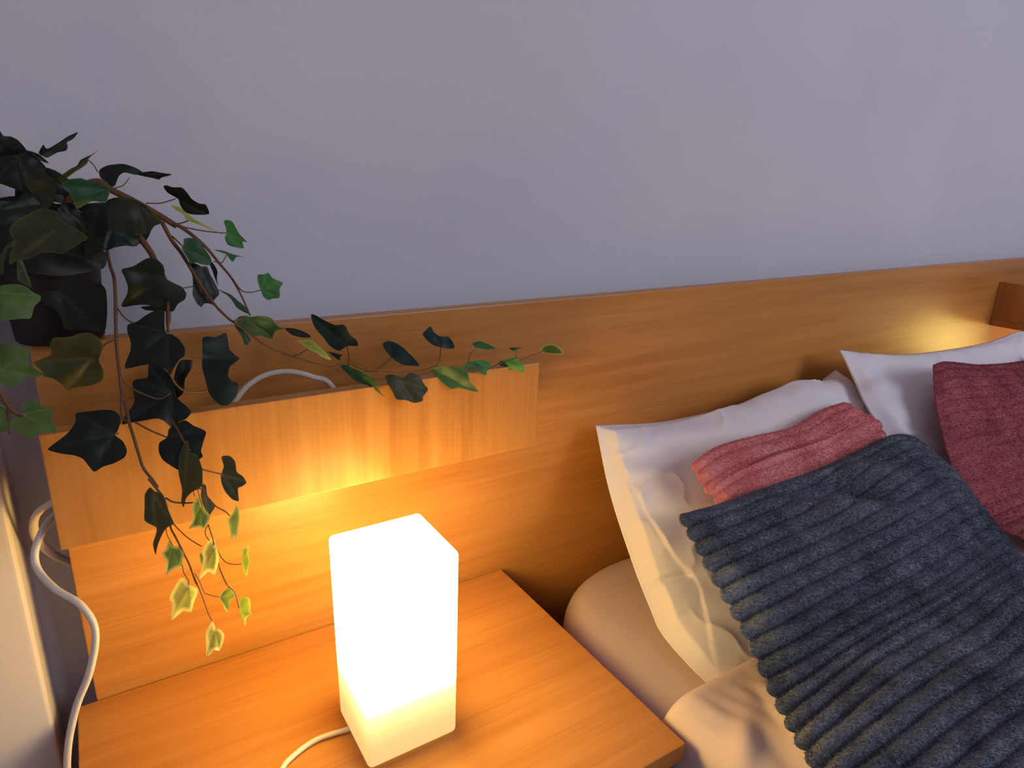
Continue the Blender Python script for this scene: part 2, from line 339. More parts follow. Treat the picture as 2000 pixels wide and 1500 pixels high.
def coons(top, bot, left, right, nu, nv):
    T = resample(crom(top, 12), nu); B = resample(crom(bot, 12), nu); L = resample(crom(left, 12), nv); R = resample(crom(right, 12), nv)
    u = np.linspace(0, 1, nu)[None, :, None]; v = np.linspace(0, 1, nv)[:, None, None]
    S = (1 - v) * T[None] + v * B[None] + (1 - u) * L[:, None] + u * R[:, None]
    S -= (1 - u) * (1 - v) * T[0] + u * (1 - v) * T[-1] + (1 - u) * v * B[0] + u * v * B[-1]
    return S
def soft(name, curves, nu, nv, Tf, Tb, mat, parent, disp=None, ribs=0, amp=0.0, pw=0.55, edge_amp=1.0):
    """stuffed cushion: a curved middle sheet bulged to front and back; ribs run from side to side"""
    S = coons(*curves, nu, nv)
    du = np.gradient(S, axis=1); dvv = np.gradient(S, axis=0)
    Nn = np.cross(dvv, du); Nn /= np.linalg.norm(Nn, axis=2)[..., None] + 1e-9
    if Nn[nv // 2, nu // 2] @ (CAM - S[nv // 2, nu // 2]) < 0: Nn = -Nn
    Un = du / (np.linalg.norm(du, axis=2)[..., None] + 1e-9)
    u = np.linspace(0, 1, nu)[None, :]; v = np.linspace(0, 1, nv)[:, None]
    th = (np.sin(np.pi * u) * 1.0) ** pw * (np.sin(np.pi * v)) ** pw
    rib = np.zeros((nv, nu)); lat = np.zeros((nv, nu))
    if ribs:
        wob = 0.22 * np.sin(u * 7 + v * 11) + 0.15 * np.sin(u * 17 - v * 5)
        rr = np.abs(np.sin(np.pi * (ribs * v) + wob * 0.6)) ** 0.75
        rib = amp * (rr - 0.5) * (1.15 - 0.6 * np.sin(np.pi * u) ** 0.6)
        e = np.exp(-(u / 0.028) ** 2) - np.exp(-((1 - u) / 0.028) ** 2)
        lat = -edge_amp * e * (rr - 0.45)
    fr = np.zeros((nv, nu))
    if disp:
        for j in range(nv):
            for i in range(nu): fr[j, i] = disp(i / (nu - 1), j / (nv - 1), S[j, i])
    inn = np.minimum(1, np.minimum(np.minimum(u, 1 - u) * 30, np.minimum(v, 1 - v) * 30))
    base = S + Un * lat[..., None]
    off = Tf * th + fr * inn; lo = 0.002 * inn; off = lo + np.logaddexp(0, (off - lo) / 0.004) * 0.004 * inn     # a dent never reaches the back
    front = base + Nn * (off + rib * inn)[..., None]
    back = base - Nn * (Tb * th + (rib * 0.6) * inn)[..., None]
    V = np.concatenate([front.reshape(-1, 3), back.reshape(-1, 3)])
    idx = np.arange(nu * nv).reshape(nv, nu)
    a, b, c, d = idx[:-1, :-1].ravel(), idx[:-1, 1:].ravel(), idx[1:, 1:].ravel(), idx[1:, :-1].ravel()
    Fa = np.stack([a, d, c, b], 1); n0 = nu * nv; Fb = np.stack([a, b, c, d], 1) + n0
    o = link_mesh(name, V, np.concatenate([Fa, Fb]), mat, parent)
    bm = bmesh.new(); bm.from_mesh(o.data); bmesh.ops.remove_doubles(bm, verts=bm.verts, dist=1e-5); bmesh.ops.recalc_face_normals(bm, faces=bm.faces)
    bm.to_mesh(o.data); bm.free(); o.data.polygons.foreach_set('use_smooth', [True] * len(o.data.polygons))
    return o, front, Nn, base
def fuzz(front, Nn, n, ln, wd, lean, mat, parent, edge=None):
    """short pile: thin blades standing on the front face"""
    nv, nu, _ = front.shape
    jj = np.random.rand(n) * (nv - 1.001); ii = np.random.rand(n) * (nu - 1.001)
    j0 = jj.astype(int); i0 = ii.astype(int); fj = (jj - j0)[:, None]; fi = (ii - i0)[:, None]
    P = front[j0, i0] * (1 - fj) * (1 - fi) + front[j0 + 1, i0] * fj * (1 - fi) + front[j0, i0 + 1] * (1 - fj) * fi + front[j0 + 1, i0 + 1] * fj * fi
    gx = np.cross(np.gradient(front, axis=0), np.gradient(front, axis=1)); gx /= np.linalg.norm(gx, axis=2)[..., None] + 1e-12
    s = np.sign((gx * Nn).sum(2))[..., None]; G = (gx * s)[j0, i0]
    D = G + np.array(lean) + np.random.normal(0, .28, (n, 3)); D /= np.linalg.norm(D, axis=1)[:, None]
    Ls = ln * np.random.uniform(.6, 1.15, n)[:, None]; W = np.cross(D, np.random.normal(0, 1, (n, 3))); W /= np.linalg.norm(W, axis=1)[:, None]
    V = np.empty((n, 3, 3)); V[:, 0] = P - W * wd - D * .0006; V[:, 1] = P + W * wd - D * .0006; V[:, 2] = P + D * Ls
    me = bpy.data.meshes.new('pile'); me.vertices.add(3 * n); me.vertices.foreach_set('co', V.ravel()); me.loops.add(3 * n)
    me.loops.foreach_set('vertex_index', np.arange(3 * n)); me.polygons.add(n); me.polygons.foreach_set('loop_start', np.arange(0, 3 * n, 3)); me.polygons.foreach_set('loop_total', np.full(n, 3)); me.update(); me.validate()
    me.materials.append(mat); o = bpy.data.objects.new('pile', me); COL.objects.link(o); o.parent = parent
    o.matrix_parent_inverse = Matrix.Translation(-parent.location); o['kind'] = 'stuff'; return o
A = lambda *l: [at(x, y, 1, d) for x, y, d in l]
def wr(seed, k=1.0):
    def f(u, v, p):
        e = 1 - min(1, min(u, 1 - u, v, 1 - v) * 6)
        r = 1 - abs(fbm((u * 1.0, v * .75, 0), 4.2, 3, seed)) * 1.6
        return k * (0.005 * fbm((u, v, 0), 4, 3, seed) + 0.0055 * (max(0, r) ** 6) * (0.2 + e) + 0.003 * e * math.sin(26 * (u - v) + 5 * fbm((u, v, 0), 3, 2, seed)))
    return f

# left white pillow, pillowcase opening towards the lamp
p1 = thing('pillow', (0.42, -0.18, 0.0), 'white pillow with its open pillowcase end facing the glowing near lamp', 'pillow', 'white pillows against the headboard')
pt = A((1163, 830, -.03), (1300, 822, -.03), (1440, 790, -.03), (1530, 755, -.035), (1590, 750, -.035), (1632, 722, -.03))
pl = A((1163, 830, -.03), (1190, 960, -.09), (1235, 1100, -.17), (1270, 1190, -.22), (1292, 1238, -.25), (1345, 1300, -.30)) + [np.array([.104, -.338, -.020])]
pr = A((1632, 722, -.03), (1665, 748, -.07), (1698, 795, -.115), (1722, 845, -.16)) + [np.array([.67, -.25, .06]), np.array([.65, -.34, -.012])]
pb = [pl[-1], np.array([.25, -.350, -.018]), np.array([.45, -.350, -.018]), pr[-1]]
HEM = [(1172, 838), (1186, 872), (1228, 935), (1262, 1000), (1292, 1062), (1338, 1108), (1358, 1130), (1378, 1180), (1384, 1240), (1398, 1300), (1415, 1345)]
def to_px(P):
    c = (P - CAM) @ ROT; return np.stack([c[..., 0] / c[..., 2] * F + 1000, c[..., 1] / c[..., 2] * F + 750], -1)
NU, NV = 300, 140
dry, fr, nn, bs = soft('pillow_body', (pt, pb, pl, pr), NU, NV, 0.060, 0.018, COTTON, p1, None, pw=0.42)
bpy.data.objects.remove(dry)
hem_uv = []
gp = to_px(fr)
for p in crom(HEM, 6):
    k = int(np.argmin(((gp - p) ** 2).sum(-1))); hem_uv.append(((k // NU) / (NV - 1), (k % NU) / (NU - 1)))
hem_uv.sort(); hv = [a for a, b in hem_uv]; hu = [b for a, b in hem_uv]; hu = np.convolve(np.pad(hu, 5, 'edge'), np.ones(11) / 11, 'valid')
w1 = wr(3.3)
def p1_disp(u, v, p):
    s = min(1, max(0, (u - np.interp(v, hv, hu)) / 0.006 + .5)); s = s * s * (3 - 2 * s)
    fold = 0.007 * math.exp(-((v - .60 - .22 * u) / .012) ** 2) * (1 - s)      # crease across the open end
    return w1(u, v, p) * (0.6 + .4 * s) + 0.0022 * s * min(1, (1 - v) * 12) - fold
soft('pillow_body', (pt, pb, pl, pr), NU, NV, 0.060, 0.018, COTTON, p1, p1_disp, pw=0.42)

p2 = thing('pillow', (1.0, -0.18, 0.0), 'white pillow leaning behind the dusky rose cushion at far right', 'pillow', 'white pillows against the headboard')
pt = A((1637, 682, -.055), (1700, 690, -.065), (1770, 692, -.08), (1850, 683, -.09), (1930, 668, -.10), (1985, 648, -.11)) + [np.array([1.36, -.11, .255])]
pl = A((1637, 682, -.055), (1650, 705, -.075), (1668, 745, -.10), (1700, 810, -.16)) + [np.array([.71, -.25, .05]), np.array([.70, -.34, -.015])]
pb = [pl[-1], np.array([.95, -.345, -.015]), np.array([1.15, -.345, -.015]), np.array([1.36, -.34, -.015])]
pr = [pt[-1], np.array([1.38, -.20, .12]), pb[-1]]
soft('pillow_body', (pt, pb, pl, pr), 130, 100, 0.055, 0.02, COTTON, p2, wr(9.1), pw=0.5)

# coral pink ribbed cushion
c1 = thing('cushion', (0.42, -0.25, 0.1), 'coral pink ribbed plush cushion peeking out above the big slate grey one', 'cushion', 'ribbed plush cushions')
ct = A((1350, 905, -.16), (1400, 872, -.155), (1470, 852, -.155), (1540, 836, -.15), (1600, 802, -.145), (1648, 785, -.145))
cl = A((1350, 905, -.16), (1366, 938, -.185), (1382, 962, -.20), (1400, 982, -.215)) + [np.array([.215, -.30, .075]), np.array([.22, -.36, .040])]
cr = A((1648, 785, -.145), (1690, 808, -.165), (1722, 835, -.185)) + [np.array([.60, -.26, .10]), np.array([.60, -.34, .045])]
cb = [cl[-1], np.array([.4, -.36, .04]), cr[-1]]
o, fr, nn, bs = soft('cushion_cover', (ct, cb, cl, cr), 150, 160, 0.022, 0.010, PLUSH_PINK, c1, lambda u, v, p: 0.004 * fbm((u, v, 0), 5, 3, 2.2), ribs=13, amp=0.0065, edge_amp=0.006)
fuzz(fr, nn, 60000, .0035, .00035, (0, -.3, -.5), PLUSH_PINK, c1)

# dusky rose ribbed cushion
c2 = thing('cushion', (1.0, -0.3, 0.1), 'dusky rose ribbed plush cushion leaning on the far right pillow', 'cushion', 'ribbed plush cushions')
ct = A((1822, 712, -.18), (1850, 706, -.18), (1920, 712, -.18), (2000, 704, -.18)) + [np.array([1.23, -.18, .235])]
cl = A((1822, 712, -.18), (1826, 780, -.22), (1848, 880, -.27), (1895, 1000, -.33)) + [np.array([.72, -.40, .045]), np.array([.74, -.50, .030])]
cr = [ct[-1], np.array([1.22, -.30, .15]), np.array([1.20, -.52, .035])]
cb = [cl[-1], np.array([.95, -.53, .032]), cr[-1]]
o, fr, nn, bs = soft('cushion_cover', (ct, cb, cl, cr), 140, 220, 0.030, 0.010, PLUSH_RED, c2, lambda u, v, p: 0.006 * fbm((u, v, 0), 4, 3, 5.2), ribs=20, amp=0.005, edge_amp=0.003)
fuzz(fr, nn, 90000, .0035, .00035, (0, -.3, -.5), PLUSH_RED, c2)

# big slate grey ribbed cushion in front
c3 = thing('cushion', (0.38, -0.42, 0.1), 'big slate grey ribbed plush cushion lying in front of the pillows', 'cushion', 'ribbed plush cushions')
ct = A((1325, 1005, -.245), (1400, 985, -.240), (1500, 950, -.235), (1600, 915, -.235), (1700, 868, -.225), (1740, 850, -.225), (1770, 852, -.23), (1800, 880, -.245))
cl = A((1325, 1005, -.245), (1398, 1140, -.325), (1452, 1235, -.375), (1515, 1370, -.435), (1590, 1500, -.50)) + [np.array([.018, -.56, .055]), np.array([.0, -.64, .052])]
cr = A((1800, 880, -.245), (1865, 950, -.315), (1932, 1040, -.385), (2000, 1125, -.447)) + [np.array([.575, -.54, .045]), np.array([.56, -.64, .042])]
cb = [cl[-1], np.array([.3, -.66, .05]), cr[-1]]
def grey_disp(u, v, p):
    d = 0.005 * fbm((u, v, 0), 4, 3, 8.4)
    # pinched fold running from the top edge towards the right
    x, y = u - 0.50, v - 0.125; ca, sa = math.cos(.55), math.sin(.55); a, b = x * ca + y * sa, -x * sa + y * ca
    d -= 0.038 * math.exp(-(a / .17) ** 2 - (b / .045) ** 2)
    d += 0.016 * math.exp(-((a + .02) / .15) ** 2 - ((b - .085) / .035) ** 2) + 0.014 * math.exp(-((a - .02) / .15) ** 2 - ((b + .08) / .03) ** 2)
    return d
o, fr, nn, bs = soft('cushion_cover', (ct, cb, cl, cr), 260, 420, 0.048, 0.012, PLUSH_GREY, c3, grey_disp, ribs=22, amp=0.0125, pw=0.6, edge_amp=0.0085)
fuzz(fr, nn, 230000, .0042, .00035, (0, -.3, -.5), PLUSH_GREY, c3)
LEAVES = [
('dark',0.0,(78.4,303.0),(158.9,261.0),20,[(73.5,298.8),(75.6,290.4),(82.6,281.3),(87.5,287.6),(95.2,289.0),(126.0,270.1),(141.4,264.5),(158.9,261.0),(144.2,272.9),(130.9,277.8),(131.9,286.2),(127.4,293.9),(112.0,297.4),(92.4,307.2),(82.6,304.4)]),
('dark',0.0,(53.2,300.2),(95.2,317.0),20,[(51.8,294.6),(72.8,300.2),(84.0,307.2),(95.2,317.0),(86.8,316.3),(70.0,310.0),(58.8,307.9),(54.6,303.0)]),
('dark',-0.04,(-14.0,310.0),(54.6,298.8),20,[(-14.0,248.4),(0.0,255.4),(7.0,265.2),(21.0,266.6),(35.0,273.6),(46.2,284.8),(54.6,298.8),(35.0,308.6),(21.0,305.8),(0.0,318.4),(-14.0,324.0)]),
('dark',-0.02,(35.0,324.0),(106.4,352.0),-20,[(32.2,307.2),(46.2,289.0),(58.8,305.8),(75.6,315.6),(84.0,329.6),(95.2,343.6),(106.4,352.0),(91.0,366.0),(56.0,359.0),(35.0,338.0)]),
('olive',-0.03,(172.9,314.2),(191.8,293.2),40,[(176.4,302.3),(191.8,293.2),(177.8,305.8),(173.6,312.8),(170.1,320.5),(154.0,331.0),(140.0,339.4),(128.8,347.8),(123.2,356.2),(112.0,363.9),(102.2,359.0),(120.4,339.4),(134.4,329.6),(149.8,322.6),(155.4,312.8),(166.6,305.8)]),
('dark',0.0,(217.0,367.4),(275.8,332.4),-30,[(193.2,331.0),(212.8,322.6),(240.8,320.4),(263.2,325.4),(275.8,332.4),(263.2,338.6),(243.6,338.0),(232.4,346.4),(225.4,363.2),(217.0,367.4),(207.2,357.6),(196.0,346.4)]),
('dark',0.01,(261.8,338.0),(337.4,347.0),40,[(259.0,338.0),(275.8,332.4),(296.8,331.0),(316.4,338.0),(337.4,347.0),(316.4,349.2),(310.8,354.3),(296.8,349.2),(280.0,342.2)]),
('green',-0.05,(214.2,370.2),(152.6,409.4),15,[(123.2,363.2),(131.6,352.0),(156.8,347.8),(176.4,354.8),(196.0,360.4),(214.2,368.8),(205.8,393.5),(182.0,392.6),(168.0,399.6),(152.6,409.4),(145.6,396.8),(137.2,380.0)]),
('dark',-0.02,(343.0,388.4),(406.0,420.6),25,[(320.1,363.2),(326.2,361.0),(338.8,364.6),(355.6,366.0),(366.8,377.2),(375.2,388.4),(389.2,398.2),(400.4,401.0),(406.0,420.6),(375.2,417.8),(361.2,412.2),(351.4,399.6),(347.2,388.4),(330.4,377.2),(322.0,368.8)]),
('lime',-0.03,(366.8,431.8),(439.7,455.6),55,[(334.6,396.8),(350.0,402.4),(364.0,416.4),(375.2,426.2),(397.6,438.8),(420.1,448.6),(439.7,455.6),(414.4,451.4),(392.0,443.0),(372.4,436.0),(364.0,430.4),(358.4,419.2),(341.6,405.2)]),
('fresh',-0.04,(442.5,455.1),(482.2,473.8),20,[(437.4,433.2),(442.5,429.0),(453.7,433.2),(460.7,444.4),(467.7,457.0),(482.2,473.8),(473.3,473.0),(475.5,486.4),(462.1,483.6),(445.3,478.0),(439.1,464.0),(442.5,455.6),(441.1,444.4)]),
('fresh',-0.04,(443.9,496.2),(482.2,499.9),55,[(417.3,485.0),(434.1,489.2),(448.1,494.8),(464.9,499.0),(482.2,499.9),(462.1,502.7),(454.2,511.1),(446.7,503.2),(442.5,496.2),(431.3,491.5)]),
('fresh',-0.05,(510.2,566.2),(553.1,553.6),15,[(504.1,536.8),(518.1,535.4),(524.2,533.2),(532.1,542.4),(543.3,548.0),(553.1,553.6),(546.1,564.8),(546.6,581.6),(532.1,583.0),(523.7,585.8),(513.9,578.8),(509.7,567.6),(504.1,553.6),(502.7,543.8)]),
('green',-0.055,(355.6,483.6),(411.6,508.8),10,[(359.8,466.8),(372.4,464.9),(383.6,467.4),(392.0,475.2),(400.4,486.4),(410.2,500.4),(413.0,508.8),(407.4,517.2),(392.0,515.8),(383.6,513.0),(372.4,514.4),(366.8,506.0),(355.1,486.4),(358.4,478.0)]),
('dark',-0.05,(392.0,522.8),(420.1,590.0),-25,[(366.8,513.0),(383.6,517.2),(392.0,521.4),(403.2,522.8),(408.8,536.8),(417.3,550.8),(428.5,573.2),(420.1,584.4),(420.1,592.8),(411.6,591.4),(400.4,591.4),(396.2,597.0),(386.4,591.4),(376.6,576.0),(376.6,559.2),(375.2,542.4),(369.6,525.6)]),
('dark',-0.04,(410.2,508.8),(428.5,559.2),40,[(410.2,508.8),(417.3,517.2),(424.3,531.2),(425.7,545.2),(428.5,559.2),(421.5,545.2),(414.4,531.2),(409.4,520.0)]),
('green',-0.05,(487.3,613.8),(428.5,560.6),50,[(428.5,560.6),(439.7,567.6),(450.9,576.0),(462.1,587.2),(476.1,598.4),(487.3,615.2),(476.1,612.4),(462.1,601.2),(453.7,587.2),(442.5,574.6)]),
('dark',-0.1,(322.0,542.4),(240.8,601.2),12,[(238.0,527.0),(260.4,520.0),(280.0,507.4),(291.2,503.2),(305.2,506.0),(316.4,515.8),(320.6,528.4),(322.0,542.4),(338.8,552.2),(355.6,560.6),(363.2,573.2),(359.8,584.4),(347.2,592.8),(338.8,606.8),(330.4,607.4),(308.0,599.8),(285.6,595.6),(266.0,597.0),(242.2,602.6),(239.4,595.6),(247.8,576.0),(249.2,559.2),(243.6,542.4)]),
('dark',-0.07,(322.0,606.8),(275.8,597.0),40,[(275.8,597.0),(296.8,597.0),(322.0,602.6),(322.0,609.6),(302.4,608.2),(285.6,605.4)]),
('dark',-0.06,(268.8,396.8),(285.6,458.4),15,[(205.8,401.0),(221.2,389.8),(238.0,387.0),(260.4,389.8),(280.0,399.6),(296.8,413.6),(313.6,422.0),(316.4,436.0),(302.4,441.6),(294.0,452.8),(285.6,458.4),(268.8,455.6),(252.0,464.0),(238.0,458.4),(212.8,452.8),(204.4,436.0)]),
('dark',-0.075,(190.4,405.2),(173.6,510.2),15,[(156.8,419.2),(173.6,405.2),(190.4,399.6),(207.2,403.8),(212.8,436.0),(207.2,464.0),(201.6,483.6),(182.0,500.4),(173.6,510.2),(165.2,503.2),(162.4,480.8),(168.0,464.0),(170.8,436.0)]),
('dark',-0.065,(218.4,447.2),(266.0,480.8),25,[(196.0,458.4),(212.8,450.0),(252.0,452.8),(273.0,458.4),(268.8,478.0),(246.4,480.8),(224.0,483.6),(207.2,486.4)]),
('olive',-0.09,(112.0,447.2),(11.2,514.4),20,[(70.0,410.8),(84.0,408.0),(112.0,413.6),(123.2,430.4),(145.6,444.4),(173.6,464.0),(156.8,475.2),(140.0,486.4),(123.2,496.2),(106.4,493.4),(78.4,494.8),(53.2,506.0),(28.0,508.8),(11.2,514.4),(16.8,492.0),(30.8,472.4),(19.6,452.8),(33.6,430.4)]),
('dark',-0.05,(33.6,312.8),(112.0,408.0),10,[(30.8,307.2),(56.0,321.2),(84.0,332.4),(98.0,346.4),(112.0,363.2),(106.4,396.8),(84.0,419.2),(64.4,380.0),(39.2,352.0),(25.2,329.6)]),
('dark',-0.06,(30.8,312.8),(-22.4,357.6),10,[(-22.4,310.0),(0.0,310.0),(30.8,307.2),(42.0,338.0),(44.8,371.6),(28.0,368.8),(0.0,359.0),(-22.4,360.4)]),
('dark',-0.07,(-16.8,413.6),(78.4,396.8),15,[(-22.4,394.0),(0.0,392.6),(30.8,391.2),(50.4,374.4),(78.4,396.8),(72.8,419.2),(42.0,436.0),(0.0,441.6),(-22.4,436.0)]),
('dark',-0.04,(120.4,399.6),(179.2,436.0),-20,[(120.4,396.8),(145.6,399.6),(156.8,413.6),(173.6,408.0),(179.2,436.0),(156.8,452.8),(126.0,433.2),(112.0,413.6)]),
('dark',-0.03,(70.0,346.4),(140.0,374.4),-20,[(64.4,340.8),(92.4,343.6),(117.6,352.0),(140.0,357.6),(134.4,374.4),(112.0,380.0),(84.0,374.4)]),
('dark',-0.065,(117.6,570.4),(196.0,648.8),15,[(78.4,570.4),(112.0,567.6),(126.0,545.2),(156.8,542.4),(196.0,553.6),(207.2,567.6),(208.6,604.0),(205.8,640.4),(196.0,648.8),(156.8,643.2),(126.0,643.2),(117.6,618.0),(106.4,601.2),(89.6,592.8)]),
('bright',-0.2,(-11.2,570.4),(79.8,577.4),10,[(-16.8,564.8),(0.0,559.2),(16.8,555.9),(39.2,556.4),(53.2,562.0),(64.4,570.4),(79.8,577.4),(78.4,587.2),(67.2,598.4),(60.2,620.8),(42.0,622.2),(16.8,625.0),(0.0,627.8),(-16.8,629.2)]),
('bright',-0.2,(2.8,723.2),(85.4,733.0),10,[(-16.8,672.8),(0.0,670.0),(19.6,672.2),(36.4,677.0),(57.4,684.0),(54.6,698.0),(58.8,712.0),(72.8,723.2),(85.4,733.0),(70.0,737.2),(53.2,738.6),(42.0,745.6),(30.8,756.8),(14.0,752.6),(0.0,745.6),(-16.8,740.0)]),
('bright',-0.2,(44.8,808.6),(112.6,843.6),10,[(42.0,801.6),(44.8,790.4),(64.4,782.0),(84.0,793.2),(102.2,796.0),(100.8,810.0),(103.6,826.8),(112.6,843.6),(92.4,845.0),(75.6,847.8),(60.2,856.2),(44.8,849.2),(28.0,840.8),(21.0,829.6),(28.0,818.4),(36.4,812.8)]),
('bright',-0.2,(-8.4,796.0),(15.4,840.8),10,[(-16.8,793.2),(0.0,793.2),(14.0,801.6),(16.8,818.4),(15.4,840.8),(0.0,843.1),(-16.8,843.6)]),
('olive',-0.13,(182.0,698.0),(64.4,712.0),-30,[(64.4,712.0),(81.2,703.6),(99.4,692.4),(98.0,672.8),(103.6,658.8),(120.4,657.4),(140.0,656.0),(156.8,649.8),(176.4,649.0),(193.2,658.8),(200.2,672.8),(196.0,689.6),(193.2,703.6),(201.6,723.2),(200.2,740.0),(184.8,749.8),(168.0,755.4),(145.6,761.0),(131.6,768.0),(120.4,751.2),(106.4,740.0),(86.8,735.8),(81.2,726.0)]),
('dark',-0.14,(326.2,647.6),(242.2,717.6),20,[(247.8,632.2),(268.8,628.0),(288.4,616.8),(302.4,608.4),(322.0,607.0),(322.0,647.6),(336.0,653.2),(352.8,665.8),(362.6,681.2),(361.2,695.2),(350.0,703.6),(336.0,720.4),(330.4,730.2),(322.0,720.4),(299.6,712.0),(274.4,713.4),(242.2,717.6),(243.6,706.4),(254.8,684.0),(254.8,667.2),(247.8,647.6)]),
('dark',-0.045,(372.4,706.4),(352.8,779.2),-30,[(350.0,703.6),(373.8,703.6),(371.0,720.4),(362.6,740.0),(361.2,765.2),(352.8,779.2),(344.4,768.0),(338.8,745.6),(341.6,723.2)]),
('dark',-0.125,(333.2,768.0),(236.6,825.4),20,[(289.8,712.0),(308.0,713.4),(322.0,723.2),(333.2,734.4),(341.6,751.2),(343.0,773.6),(355.6,787.6),(373.8,805.8),(364.0,818.4),(350.0,824.0),(336.0,833.8),(322.0,824.0),(308.0,818.4),(288.4,819.8),(252.0,824.0),(236.6,825.4),(243.6,810.0),(257.6,793.2),(263.2,779.2),(259.0,756.8),(257.6,742.8),(268.8,740.0),(289.8,738.6)]),
('dark',-0.12,(396.2,696.6),(468.2,698.0),20,[(394.8,664.4),(403.2,658.8),(420.1,660.2),(439.7,651.8),(445.3,667.2),(448.1,681.2),(459.3,692.4),(468.2,698.0),(459.3,707.8),(448.1,717.6),(445.3,737.2),(453.7,745.6),(464.9,749.8),(463.5,768.0),(459.3,776.4),(445.3,790.4),(431.3,790.4),(417.3,779.2),(407.4,765.2),(400.4,740.0),(394.8,717.6),(395.4,695.2)]),
('dark',-0.17,(224.0,847.8),(91.0,875.8),15,[(147.0,807.2),(156.8,804.4),(179.2,803.0),(201.6,801.1),(221.2,803.0),(233.8,812.8),(235.8,826.8),(229.6,843.6),(224.0,847.8),(228.2,853.4),(240.8,863.2),(248.4,880.0),(243.6,894.0),(224.0,905.2),(201.6,910.8),(183.4,919.8),(173.6,910.8),(162.4,896.8),(145.6,889.8),(120.4,885.6),(91.0,875.8),(112.0,860.4),(134.4,843.6),(147.0,824.0)]),
('dark',-0.155,(326.2,853.4),(401.0,840.8),-20,[(344.4,829.6),(361.2,821.2),(378.0,831.0),(401.0,840.8),(397.6,860.4),(392.0,880.0),(394.8,891.2),(372.4,908.0),(352.8,919.2),(336.0,910.8),(319.2,899.6),(310.8,882.8),(312.2,866.0),(326.2,854.8),(330.4,838.0)]),
('olive',-0.175,(371.0,877.2),(350.0,990.6),35,[(371.0,859.0),(372.4,877.2),(369.6,882.8),(389.2,888.4),(394.8,902.4),(397.6,919.2),(394.8,947.2),(386.4,954.2),(372.4,961.2),(358.4,972.4),(350.0,990.6),(347.2,978.0),(351.4,955.6),(348.6,922.0),(352.8,894.0),(361.2,871.6)]),
('olive',-0.155,(434.1,926.2),(481.7,941.6),25,[(432.7,891.2),(448.1,891.2),(459.3,902.4),(462.1,922.0),(473.3,930.4),(481.7,941.6),(473.3,950.0),(464.9,954.2),(467.1,976.6),(453.7,973.8),(439.7,961.2),(432.7,944.4),(431.3,927.6),(436.9,910.8)]),
('olive',-0.18,(301.6,962.1),(301.6,1084.3),30,[(295.1,951.7),(302.9,959.5),(315.9,962.1),(323.7,971.2),(327.6,988.1),(332.8,1007.6),(337.4,1023.2),(325.0,1031.0),(315.9,1042.7),(308.1,1060.9),(301.6,1084.3),(297.7,1063.5),(300.3,1047.9),(301.6,1031.0),(283.4,1016.7),(284.1,992.0),(284.7,966.0),(289.9,955.6)]),
('leafy',-0.18,(393.9,990.7),(371.2,1033.0),25,[(384.8,971.2),(390.0,976.4),(393.9,986.8),(400.4,995.9),(409.5,1007.6),(406.9,1020.6),(399.1,1033.6),(388.7,1029.7),(378.3,1031.0),(371.2,1033.0),(375.7,1020.6),(377.0,1008.9),(373.8,997.2),(375.7,984.2),(380.9,977.7)]),
('olive',-0.165,(395.2,950.4),(409.5,1008.9),-30,[(395.2,946.5),(401.7,949.1),(404.3,969.9),(416.0,979.0),(423.2,988.1),(416.0,998.5),(409.5,1008.9),(400.4,994.6),(393.9,982.9),(390.0,966.0)]),
('lime',-0.18,(449.2,1007.6),(454.4,1053.1),30,[(460.2,986.8),(465.4,994.6),(468.7,1008.9),(466.7,1024.5),(464.8,1038.8),(465.4,1051.8),(458.9,1045.3),(454.4,1053.1),(451.1,1042.7),(447.2,1033.6),(443.3,1020.6),(447.2,1011.5),(453.7,1002.4)]),
('lime',-0.18,(472.6,1101.2),(479.7,1127.2),50,[(473.2,1072.6),(481.0,1070.0),(483.0,1067.4),(484.3,1081.7),(488.8,1093.4),(486.2,1107.7),(483.6,1120.7),(479.7,1127.2),(475.8,1118.1),(473.2,1106.4),(470.6,1101.2),(473.2,1089.5)]),
('leafy',-0.18,(338.0,1070.0),(326.3,1124.0),25,[(330.9,1054.4),(338.0,1064.8),(343.2,1067.4),(352.3,1066.8),(356.2,1073.9),(358.8,1084.3),(356.2,1094.7),(356.2,1106.4),(343.2,1110.3),(332.8,1116.8),(326.3,1124.0),(324.4,1112.9),(323.7,1096.0),(315.9,1080.4),(323.7,1072.6),(326.3,1062.2)]),
('pale',-0.185,(418.6,1070.0),(388.1,1130.5),25,[(416.0,1050.5),(421.2,1058.3),(423.8,1068.7),(427.7,1081.7),(427.7,1093.4),(423.8,1107.7),(417.3,1122.0),(406.9,1116.8),(397.8,1123.3),(388.1,1130.5),(391.3,1116.8),(396.5,1099.9),(397.8,1089.5),(395.9,1080.4),(401.7,1064.8),(408.2,1055.7)]),
('leafy',-0.175,(396.5,1075.2),(393.9,1103.8),35,[(397.8,1073.9),(397.8,1084.3),(397.2,1094.7),(393.9,1103.8),(388.7,1086.9),(391.3,1079.1)]),
('pale',-0.185,(367.9,1145.1),(332.8,1210.1),25,[(353.6,1129.5),(362.7,1130.8),(367.9,1139.9),(377.0,1145.1),(386.1,1150.3),(386.8,1158.1),(379.6,1175.0),(371.8,1194.5),(358.8,1193.2),(348.4,1199.7),(332.8,1210.1),(332.8,1201.0),(336.7,1188.0),(336.7,1177.6),(332.8,1168.5),(338.0,1154.2),(345.8,1139.9)]),
('lime',-0.18,(429.0,1167.2),(447.2,1193.2),25,[(449.8,1138.6),(452.4,1150.3),(460.2,1162.0),(451.1,1171.1),(448.5,1182.8),(447.2,1193.2),(439.4,1190.6),(431.6,1175.0),(428.4,1165.9),(435.5,1155.5),(444.6,1149.0)]),
